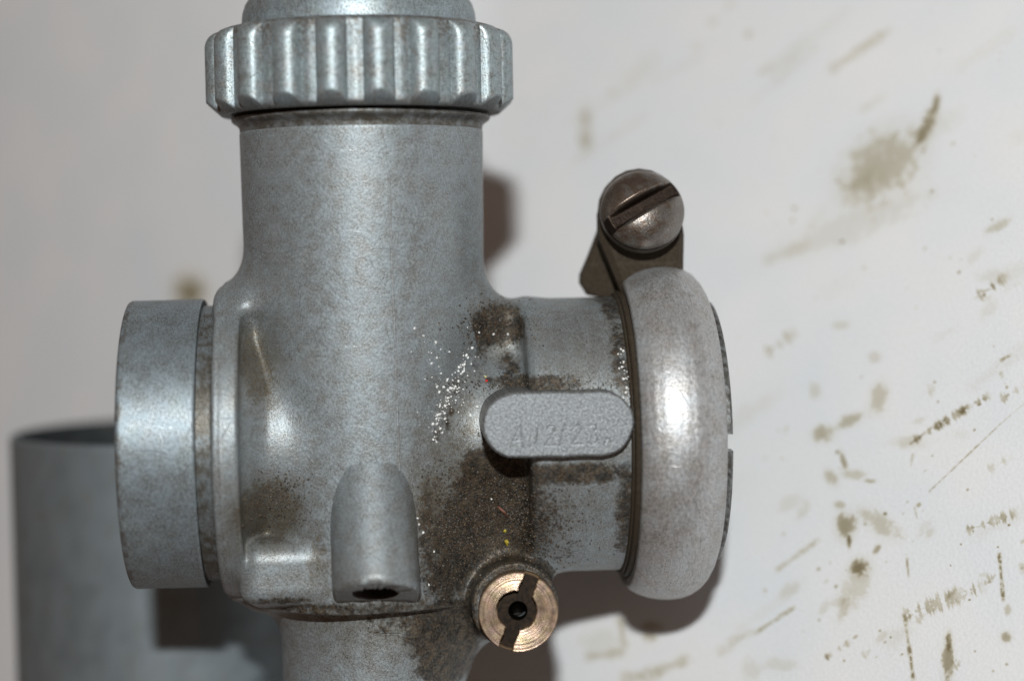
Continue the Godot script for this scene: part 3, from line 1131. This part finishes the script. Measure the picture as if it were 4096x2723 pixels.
func build_bore() -> void:
	var s := Sheetwork.new()
	turned(s, [fine([[-532.0, 268.0], [-532.0, 318.0]], 8.0), fine([[-532.0, 318.0], [-530.0, 323.0], [-525.0, 326.0], [-370.0, 327.0], [-365.0, 325.0]], 5.0), fine([[-365.0, 325.0], [-363.0, 312.0]], 3.0), fine([[-363.0, 312.0], [-330.0, 312.0], [-326.0, 326.0]], 3.0),
		fine([[-331.0, 250.0], [-470.0, 262.0], [-532.0, 268.0]], 24.0)], "x", 240, spigot_tint)
	s.outward()
	put("inlet_spigot", s, mats.turned_zinc, carb)
	var t := Sheetwork.new()
	var pieces := [[0.075, 1.50], [1.56, 3.10], [3.16, 4.65], [4.71, 6.236]]
	for q in pieces:
		var e := Sheetwork.new()
		turned(e, [fine([[590.0, 303.0], [786.0, 303.0]], 12.0), fine([[786.0, 303.0], [791.0, 299.0]], 4.0), fine([[791.0, 299.0], [791.0, 268.0]], 8.0), fine([[791.0, 268.0], [590.0, 268.0]], 12.0)], "x", 50, tube_tint, q[0] - 0.012, q[1] - 0.012)
		for a in [q[0] - 0.012, q[1] - 0.012]:
			var r := []
			for w in [[590.0, 303.0], [786.0, 303.0], [791.0, 299.0]]:
				r.append(PackedVector3Array([Vector3(w[0], w[1] * sin(a), w[1] * cos(a)), Vector3(w[0], 268.0 * sin(a), 268.0 * cos(a))]))
			e.rows(r, [])
		e.outward()
		put("outlet_segment", e, mats.turned_zinc, carb)
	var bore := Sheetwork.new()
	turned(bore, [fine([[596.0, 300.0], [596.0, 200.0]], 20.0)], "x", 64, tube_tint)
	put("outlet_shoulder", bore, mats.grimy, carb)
	var ring := Sheetwork.new()
	turned(ring, [fine([[566.0, 312.0], [569.0, 322.0], [572.0, 324.0]], 3.0), fine([[573.0, 318.0], [577.0, 327.0], [583.0, 330.0], [600.0, 330.0]], 4.0)], "x", 160, clean)
	put("gasket_ring", ring, mats.grimy, carb)


func build_clamp() -> void:
	var s := Sheetwork.new()
	var outer := [[584.0, 344.0], [584.0, 350.0], [588.0, 355.0], [598.0, 364.0], [614.0, 373.0], [636.0, 380.5], [660.0, 384.5], [682.0, 385.5], [704.0, 383.5], [726.0, 377.0], [746.0, 365.0], [760.0, 350.0], [770.0, 333.0], [776.0, 316.0], [778.0, 306.0]]
	# the gap between the two ears is at the top
	var a0 := PI / 2 + 0.10
	var a1 := PI / 2 + TAU - 0.10
	turned(s, [fine(outer, 7.0), fine([[778.0, 306.0], [690.0, 312.0], [590.0, 320.0], [584.0, 344.0]], 30.0)], "x", 240, clamp_tint, a0, a1)
	for a in [a0, a1]:
		var r := []
		for q in outer:
			r.append(PackedVector3Array([Vector3(q[0], q[1] * sin(a), q[1] * cos(a)), Vector3(q[0], 312.0 * sin(a), 312.0 * cos(a))]))
		s.rows(r)
	s.outward()
	var band := put("clamp_band", s, mats.aluminium, carb)
	# front ear, behind the screw head
	var ear := PackedVector2Array([Vector2(584, 318), Vector2(556, 392), Vector2(535, 448), Vector2(536, 505)])
	for k in 11:
		ear.append(Vector2(631, 512) + Vector2(93, 0).rotated(PI - PI * k / 10))
	ear.append_array([Vector2(731, 450), Vector2(727, 372), Vector2(740, 318)])
	var e := Sheetwork.new()
	plate(e, ear, 8.0, 62.0, 13.0)
	e.outward()
	e.turn(Transform3D(Basis(Vector3.RIGHT, -0.10), Vector3(0, 0, 34)))
	put("clamp_ear", e, mats.grimy, band)
	var back := PackedVector2Array([Vector2(600, 300), Vector2(516, 318), Vector2(499, 346), Vector2(500, 366), Vector2(520, 410), Vector2(544, 470), Vector2(548, 520)])
	for k in 9:
		back.append(Vector2(631, 520) + Vector2(82, 0).rotated(PI - PI * k / 8))
	back.append_array([Vector2(722, 450), Vector2(722, 340)])
	var e2 := Sheetwork.new()
	plate(e2, back, -75.0, -40.0, 6.0)
	e2.outward()
	put("clamp_ear", e2, mats.grimy, band)
	# the screw: domed slotted head on a shank through both ears
	var at := Transform3D(Basis(Vector3.RIGHT, -0.36) * Basis(Vector3.BACK, deg_to_rad(29)), Vector3(629, 500, 66))
	var h := Sheetwork.new()
	var rad := 95.0
	var rows_y := []
	for k in 15:
		rows_y.append(-sqrt(1.0 - pow((14.0 - k) / 14.0, 2.0) * 0.0) * rad * cos(PI / 2 * k / 14.0) * (1.0 - 19.0 / rad) - 19.0)
	rows_y.append_array([-18.6, -9.0, 0.0, 9.0, 18.6])
	for k in 15:
		rows_y.append(19.0 + (rad - 19.0) * sin(PI / 2 * k / 14.0))
	var r := []
	var col := []
	for y in rows_y:
		var row := PackedVector3Array()
		var cc := PackedColorArray()
		var w := sqrt(maxf(rad * rad - y * y, 0.0))
		for k in 61:
			var x := -w * cos(PI * k / 60.0)
			var q := clampf((x * x + y * y) / (rad * rad), 0.0, 1.0)
			var z := 22.0 + 62.0 * sqrt(1.0 - q * 0.985)
			var slot: bool = absf(y) < 18.8
			if slot:
				z = minf(z, 50.0)
			row.append(Vector3(x, y, z))
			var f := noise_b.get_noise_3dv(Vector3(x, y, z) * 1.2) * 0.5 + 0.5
			var tone := Color(0.78, 0.66, 0.58).lerp(Color(1.75, 1.68, 1.62), smoothstep(0.40, 0.60, f + 0.0022 * (x - y) - 0.02))  # brown to grey mottling, painted lighter at lower right as the dome's highlight
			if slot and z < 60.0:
				tone = Color(0.14, 0.10, 0.075)  # slot floor painted dark, as the shade of a sunk groove
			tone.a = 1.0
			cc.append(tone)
		r.append(row)
		col.append(cc)
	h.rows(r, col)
	var skirt := []
	for z in [24.0, 6.0, 0.0]:
		var row := PackedVector3Array()
		for k in 65:
			row.append(Vector3(cos(TAU * k / 64) * (rad - (5.0 if z == 0.0 else 0.0)), sin(TAU * k / 64) * (rad - (5.0 if z == 0.0 else 0.0)), z))
		skirt.append(row)
	h.rows(skirt, [])
	h.face(disc(90.0, 48), 0.0, false)
	for k in h.n.size():    # the dome faces the viewer
		pass
	h.outward()
	h.turn(at)
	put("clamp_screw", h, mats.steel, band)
	var shank := Sheetwork.new()
	plate(shank, disc(40.0, 24), -150.0, 4.0, 3.0)
	plate(shank, disc(80.0, 6), -128.0, -84.0, 5.0)
	shank.turn(Transform3D(Basis(), Vector3(629, 500, 66)))
	put("screw_shank", shank, mats.steel, band)


func build_pad() -> void:
	var p := PackedVector2Array()
	for k in 15:
		p.append(Vector2(500, 53.5) + Vector2(70, 70).rotated(0.0) * Vector2(cos(-PI / 2 + PI * k / 14), sin(-PI / 2 + PI * k / 14)))
	for k in 15:
		p.append(Vector2(316, 53.5) + Vector2(72, 70) * Vector2(cos(PI / 2 + PI * k / 14), sin(PI / 2 + PI * k / 14)))
	var out := PackedVector2Array()
	for k in p.size():      # worn outline with many points
		var a := p[k]
		var b := p[(k + 1) % p.size()]
		var n := maxi(1, int(a.distance_to(b) / 14.0))
		for j in n:
			var q := a.lerp(b, float(j) / n)
			out.append(q + (q - Vector2(408, 53.5)).normalized() * noise_a.get_noise_2d(q.x * 1.5, q.y * 1.5) * 2.6)
	var s := Sheetwork.new()
	plate(s, out, 170.0, 346.0, 5.0, Color.WHITE, Color(0.72, 0.69, 0.64))
	for k in s.v.size():
		s.uv[k] = Vector2((s.v[k].x - 238.0) * 3.0 / 1024.0, (128.0 - s.v[k].y) * 3.0 / 512.0)
	s.outward()
	put("number_pad", s, mats.pad_zinc, carb)


func build_mould_line() -> void:
	var s := Sheetwork.new()
	var r := []
	for j in 60:
		var y := 600.0 - 650.0 * j / 59.0
		var x := 58.0 + 10.0 * (600.0 - y) / 650.0 + noise_b.get_noise_1d(y) * 2.0
		var w := 2.6 + 1.2 * noise_b.get_noise_1d(y * 3.0 + 70.0)
		var p := drop_on_body(x, y)
		var row := PackedVector3Array()
		for k in 7:
			var a := TAU * k / 6
			row.append(p + Vector3(cos(a) * w, 0, sin(a) * w - 0.5))
		r.append(row)
	s.rows(r)
	s.outward()
	put("mould_line", s, mats.zinc, carb)


func build_boss() -> void:
	# the slanted idle-screw boss: D-shaped, drilled
	var f := 0.50
	var d := Vector3(0.02, -cos(f), sin(f)).normalized()
	var e := Vector3(0, sin(f), cos(f))
	var end := Vector3(13, -302, 322)
	var outline := []
	var hole := []
	for k in 73:
		var a := TAU * k / 72
		var q := Vector2(94, 0).rotated(a)
		if q.y < 0.0:
			var t := maxf(absf(cos(a)), 0.0001)
			q = Vector2(94.0 * signf(cos(a)), -94.0 * minf(absf(tan(a)), 1.596)) if t > 0.531 else Vector2(150.0 / maxf(absf(tan(a)), 0.001) * signf(cos(a)), -150.0)
		outline.append(q)
		hole.append(Vector2(-2, 0) + Vector2(50, 0).rotated(a))
	var s := Sheetwork.new()
	var steps := [[0.0, 1.0, -270.0], [0.0, 1.0, -130.0], [0.0, 1.0, -60.0], [0.0, 1.0, -20.0], [0.0, 1.0, -12.0], [0.0, 0.97, -4.0], [0.0, 0.93, 0.0]]
	var make := func(which: Array, scale: float, along: float) -> PackedVector3Array:
		var row := PackedVector3Array()
		for q in which:
			var nick := 0.0
			if along > -8.0 and scale > 0.9 and q.y > 0.0:
				nick = noise_a.get_noise_2d(q.x * 2.0, 7.0) * 9.0 * (1.0 if scale > 0.99 else 0.5)
			row.append(end + Vector3.RIGHT * q.x * scale + e * (q.y * scale + nick * 0.3) + d * (along + nick + q.y * 0.08))
		return row
	var r := []
	var c := []
	for st in steps:
		r.append(make.call(outline, st[1], st[2]))
	for row in r:
		var cc := PackedColorArray()
		for q in row:
			var z := zinc(q)
			cc.append(z)
		c.append(cc)
	s.rows(r, c)
	var face := [make.call(outline, 0.93, 0.0), make.call(hole, 1.0, 0.0)]
	s.rows(face)
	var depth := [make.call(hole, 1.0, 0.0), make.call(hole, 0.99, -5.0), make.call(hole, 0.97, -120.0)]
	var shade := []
	for q in [Color(0.5, 0.45, 0.4), Color(0.16, 0.12, 0.09), Color(0.07, 0.05, 0.04)]:  # oily wall with shade painted in by depth, lip left lighter
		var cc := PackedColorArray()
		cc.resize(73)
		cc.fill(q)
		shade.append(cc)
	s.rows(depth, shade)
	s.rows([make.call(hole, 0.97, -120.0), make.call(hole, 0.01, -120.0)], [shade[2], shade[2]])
	s.outward()
	put("idle_screw_boss", s, mats.zinc, carb)


func build_jet() -> void:
	var lie := Basis(Vector3.UP, -0.05) * Basis(Vector3.RIGHT, -0.07)
	var at := Transform3D(lie, Vector3(317, -353, 300) - lie * Vector3(0, 0, 300))
	var base := Sheetwork.new()
	turned(base, [fine([[0.0, 86.0], [54.0, 86.0]], 8.0), fine([[54.0, 86.0], [54.0, 21.0]], 6.0), fine([[54.0, 21.0], [-40.0, 20.0]], 20.0), fine([[-40.0, 20.0], [-40.0, 0.3]], 8.0)], "y", 72, func(q: Vector3) -> Color: return Color(0.035, 0.025, 0.017) * (0.3 + 1.6 * clampf(noise_a.get_noise_3dv(q) + 0.4, 0.0, 1.0)) if Vector2(q.x, q.z).length() < 84.0 and q.y > 53.0 else Color(0.012, 0.009, 0.007) if Vector2(q.x, q.z).length() < 84.0 else Color(0.30, 0.24, 0.17))  # grimy slot floor; bore blackened in colour to stand for shade
	base.turn(Transform3D(Basis(Vector3.RIGHT, PI / 2), Vector3(0, 0, 232)))
	base.outward()
	base.turn(at)
	var jet := put("brass_jet", base, mats.brass_dark, carb)
	var ring := disc(86.0, 96)
	var slot := PackedVector2Array([Vector2(-150, -14), Vector2(150, -17), Vector2(150, 17), Vector2(-150, 15)])
	var lean := Transform2D(deg_to_rad(69), Vector2(2, 1))
	for piece in Geometry2D.clip_polygons(ring, lean * slot):
		for half in Geometry2D.clip_polygons(piece, disc(43.0, 48, Vector2(-3, 3))):
			var rough_edge := PackedVector2Array()
			for k in half.size():
				var a: Vector2 = half[k]
				var b: Vector2 = half[(k + 1) % half.size()]
				var n := maxi(1, int(a.distance_to(b) / 7.0))
				for j in n:
					var q := a.lerp(b, float(j) / n)
					if q.length() < 84.0:
						q += Vector2(noise_a.get_noise_2d(q.x * 3.0, q.y * 3.0), noise_a.get_noise_2d(q.y * 3.0, q.x * 3.0 + 90.0)) * 3.0
					rough_edge.append(q)
			var s := Sheetwork.new()
			plate(s, rough_edge, 284.0, 308.0, 2.0, Color.WHITE, Color(0.75, 0.62, 0.45), 0.5 / 90.0)
			s.turn(at)
			put("jet_half", s, mats.brass, jet)


func build_bowl() -> void:
	# float bowl behind the inlet: an open cup standing on the paper
	var at := Vector3(-522, 0, -915)
	var s := Sheetwork.new()
	var r := 452.0
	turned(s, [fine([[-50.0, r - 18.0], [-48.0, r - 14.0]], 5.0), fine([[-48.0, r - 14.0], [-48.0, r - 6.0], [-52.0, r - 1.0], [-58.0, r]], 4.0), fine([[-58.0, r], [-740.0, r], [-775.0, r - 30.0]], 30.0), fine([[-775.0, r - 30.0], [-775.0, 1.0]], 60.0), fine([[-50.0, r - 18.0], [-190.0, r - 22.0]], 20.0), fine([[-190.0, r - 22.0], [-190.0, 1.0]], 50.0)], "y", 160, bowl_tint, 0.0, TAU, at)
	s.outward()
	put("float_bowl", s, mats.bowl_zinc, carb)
	var arm := Sheetwork.new()
	turned(arm, [fine([[-650.0, 60.0], [60.0, 60.0]], 60.0)], "x", 40, clean)
	arm.turn(Transform3D(Basis(Vector3.UP, -1.04), Vector3(10, -715, 0)))
	put("bowl_arm", arm, mats.bowl_zinc, carb)


# ------------------------------------------------------------------ loose bits lying on the casting
func lump(seed_: int, r: float) -> Sheetwork:
	var s := Sheetwork.new()
	var n := noise(seed_, 0.9, 2)
	var rr := []
	for j in 6:
		var row := PackedVector3Array()
		for k in 9:
			var a := TAU * (k % 8) / 8.0
			var b := PI * j / 5.0
			var p := Vector3(sin(b) * cos(a), cos(b), sin(b) * sin(a))
			row.append(p * r * (1.0 + 0.9 * n.get_noise_3dv(p)) * Vector3(1.0, 0.6, 0.85))
		rr.append(row)
	s.rows(rr)
	s.outward()
	return s


func scatter(called: String, places: Array, sizes: Array, tints: Array, m: Material, label: String, category: String) -> void:
	var mm := MultiMesh.new()
	mm.transform_format = MultiMesh.TRANSFORM_3D
	mm.use_colors = true
	mm.mesh = lump(3, 1.0).mesh(K, m)
	mm.instance_count = places.size()
	for k in places.size():
		var b := Basis.from_euler(Vector3(rng.randf() * TAU, rng.randf() * TAU, rng.randf() * TAU))
		mm.set_instance_transform(k, Transform3D(b.scaled(Vector3.ONE * sizes[k]), places[k] * K))
		mm.set_instance_color(k, tints[k])
	var o := MultiMeshInstance3D.new()
	o.name = called
	o.multimesh = mm
	o.transform = carb_frame
	o.set_meta("kind", "stuff")
	o.set_meta("label", label)
	o.set_meta("category", category)
	add_child(o, true)


func build_bits() -> void:
	var at := []
	var size := []
	var tint := []
	var paths := [[[Vector2(229, 201), Vector2(199, 140), Vector2(168, 85), Vector2(150, 28)], 150, 11.0], [[Vector2(144, 228), Vector2(154, 124)], 18, 12.0], [[Vector2(140, 190), Vector2(250, 60)], 34, 46.0]]
	for path in paths:
		var pts: Array = path[0]
		for k in path[1]:
			var t: float = rng.randf() * (pts.size() - 1)
			var q: Vector2 = pts[int(t)].lerp(pts[int(t) + 1], t - int(t)) + Vector2(rng.randfn(), rng.randfn()) * path[2]
			at.append(drop_on_body(q.x, q.y))
			size.append(0.9 + 3.6 * pow(rng.randf(), 2.6))
	for k in 42:
		var t := rng.randf()
		var q := Vector2(561, 194).lerp(Vector2(566, 119), t * 2.0) if t < 0.5 else Vector2(566, 119).lerp(Vector2(574, 39), t * 2.0 - 1.0)
		q += Vector2(rng.randfn() * 5.0 - 4.0, rng.randfn() * 12.0)
		at.append(drop_on_body(q.x, q.y) + Vector3(0, 0, 2))
		size.append(1.6 + 3.0 * pow(rng.randf(), 2.0))
	for q in [Vector2(108, -166), Vector2(117, -185), Vector2(105, -152), Vector2(140, -229), Vector2(127, -300), Vector2(286, 238), Vector2(253, 243), Vector2(319, 237), Vector2(270, -122)]:
		at.append(drop_on_body(q.x, q.y))
		size.append(3.4)
	for k in at.size():
		tint.append(Color(0.86, 0.86, 0.84))
	scatter("white_crumbs", at, size, tint, mats.crumb, "fine white crumbs sprinkled beside the stamped pad and clamp", "crumbs")
	at = []
	size = []
	tint = []
	var dark := [Color(0.04, 0.03, 0.02), Color(0.075, 0.05, 0.03), Color(0.13, 0.09, 0.052), Color(0.10, 0.085, 0.065), Color(0.08, 0.055, 0.037), Color(0.05, 0.042, 0.034), Color(0.15, 0.135, 0.115), Color(0.085, 0.05, 0.03), Color(0.05, 0.04, 0.03), Color(0.07, 0.06, 0.05), Color(0.03, 0.025, 0.02), Color(0.05, 0.045, 0.04)]
	for k in 7000:
		var w := rng.randf()
		var q := Vector2(288, -168) + Vector2(rng.randfn(), rng.randfn()) * Vector2(74, 66)
		if w > 0.82:
			q = Vector2(160, -190) + Vector2(rng.randfn() * 46, rng.randfn() * 70)
		elif w > 0.70:
			q = Vector2(285, 258) + Vector2(rng.randfn() * 38, rng.randfn() * 30)
		elif w > 0.62:
			q = Vector2(360, 130) + Vector2(rng.randfn() * 80, rng.randfn() * 10)
		elif w > 0.56:
			q = Vector2(-190, -110) + Vector2(rng.randfn() * 34, rng.randfn() * 34)
		var p := drop_on_body(q.x, q.y)
		if p.z < 20.0 or p.z > 400.0:
			continue
		at.append(p)
		size.append(1.1 + 2.0 * pow(rng.randf(), 2.0))
		tint.append(dark[rng.randi() % dark.size()])
	scatter("grime_grains", at, size, tint, mats.crumb, "brown gritty grime caked in the hollow above the brass jet", "grime")
	var bits := [["yellow_flake", Vector2(304, -222), Vector3(4.5, 1.5, 9), 0.3, Color(0.42, 0.33, 0.03), "larger mustard yellow flake above the brass jet", "flake", "paint flakes"], ["yellow_flake", Vector2(300, -196), Vector3(4, 1.5, 4), 0.9, Color(0.50, 0.42, 0.04), "smaller bright yellow flake between the splinter and the larger yellow flake", "flake", "paint flakes"],
		["yellow_flake", Vector2(264, 146), Vector3(3, 1.5, 4), 0.2, Color(0.60, 0.55, 0.25), "pale yellow speck beside the red fleck above the pad", "flake", "paint flakes"], ["red_fleck", Vector2(266, 137), Vector3(3, 1.5, 4.5), -0.4, Color(0.62, 0.03, 0.015), "tiny bright red fleck above the left end of the stamped pad", "flake", "paint flakes"],
		["wood_splinter", Vector2(297, -152), Vector3(3.2, 1.6, 24), 0.72, Color(0.20, 0.085, 0.055), "thin reddish brown splinter lying in the grime above the brass jet", "splinter", ""]]
	for q in bits:
		var m := StandardMaterial3D.new()
		m.resource_name = q[0]
		m.albedo_color = (q[4] as Color).linear_to_srgb()
		m.roughness = 0.7
		var s := lump(9, 1.0)
		for k in s.v.size():
			s.v[k] *= q[2]
		var o := MeshInstance3D.new()
		o.name = q[0]
		o.mesh = s.mesh(K, m)
		var p := drop_on_body(q[1].x, q[1].y)
		var up := slope(p)
		var fwd := (Vector3(sin(q[3]), -cos(q[3]), 0) - up * up.dot(Vector3(sin(q[3]), -cos(q[3]), 0))).normalized()
		o.transform = carb_frame * Transform3D(Basis(up.cross(fwd), up, fwd), (p + up * 1.4) * K)
		o.set_meta("label", q[5])
		o.set_meta("category", q[6])
		if q[7]:
			o.set_meta("group", q[7])
		add_child(o, true)


# ------------------------------------------------------------------
func _ready() -> void:
	var up := Vector3(-0.8, 0.4, 1.0).normalized()
	var level := Basis(Quaternion(up, Vector3.UP))
	frame = Transform3D(level, level * Vector3(0, 0, PAPER * K))
	carb_frame = frame * Transform3D(Basis(Vector3.UP, deg_to_rad(3.94)) * Basis(Vector3.RIGHT, deg_to_rad(2.5)) * Basis(Vector3.BACK, deg_to_rad(1.2)), Vector3(-330, -225, 23) * K)

	# camera: a short zoom, close up, looking slantwise down at the paper
	var cam := Camera3D.new()
	cam.name = "camera"
	cam.keep_aspect = Camera3D.KEEP_HEIGHT
	cam.near = 0.02
	cam.far = 5.0
	cam.transform = frame * Transform3D(Basis(), Vector3(0, 0, 4490) * K)
	var lens := CameraAttributesPhysical.new()
	lens.frustum_focal_length = 100.23
	lens.frustum_near = 0.02
	lens.frustum_far = 5.0
	lens.frustum_focus_distance = 4290 * K
	lens.exposure_aperture = 13.0
	cam.attributes = lens
	cam.fov = 19.8
	add_child(cam)
	cam.current = true

	# dim warm room, and the camera's own flash above the lens
	var around := WorldEnvironment.new()
	around.name = "surroundings"
	var env := Environment.new()
	env.background_mode = Environment.BG_COLOR
	env.background_color = Color(0.102, 0.067, 0.049).linear_to_srgb()
	env.tonemap_mode = Environment.TONE_MAPPER_LINEAR
	env.tonemap_exposure = 1.0
	env.sdfgi_enabled = true
	env.ssao_enabled = true
	env.ssil_enabled = true
	around.environment = env
	add_child(around)
	var flash := AreaLight3D.new()
	flash.name = "camera_flash"
	flash.area_size = Vector2(0.019, 0.010)
	flash.light_energy = 0.147
	flash.light_color = Color(0.985, 1.0, 1.0)
	flash.shadow_enabled = true
	flash.area_range = 2.0
	var from := Vector3(-100, 2600, 8000)
	flash.transform = frame * Transform3D(Basis.looking_at(-from, Vector3.UP), from * K)
	add_child(flash)

	noise_a = noise(1, 0.11, 3)
	noise_b = noise(2, 0.030, 3)
	noise_c = noise(3, 0.006, 3)
	rng.seed = 20
	build_materials()
	var dk := metal("brass_dark", Color(0.50, 0.40, 0.28), 0.5, 0.7, [], 1.0, 0.0)
	dk.vertex_color_use_as_albedo = true
	build_paper()
	carb = Node3D.new()
	carb.name = "carburettor"
	base_point = Vector3(-132, -740, -1140)
	carb.transform = carb_frame * Transform3D(Basis(), base_point * K)
	carb.set_meta("label", "worn grey die-cast carburettor with ribbed cap nut, clamp ring and brass jet on paper")
	carb.set_meta("category", "carburettor")
	add_child(carb)
	build_body()
	build_mould_line()
	build_nut()
	build_bore()
	build_clamp()
	build_pad()
	build_boss()
	build_jet()
	build_bowl()
	build_bits()
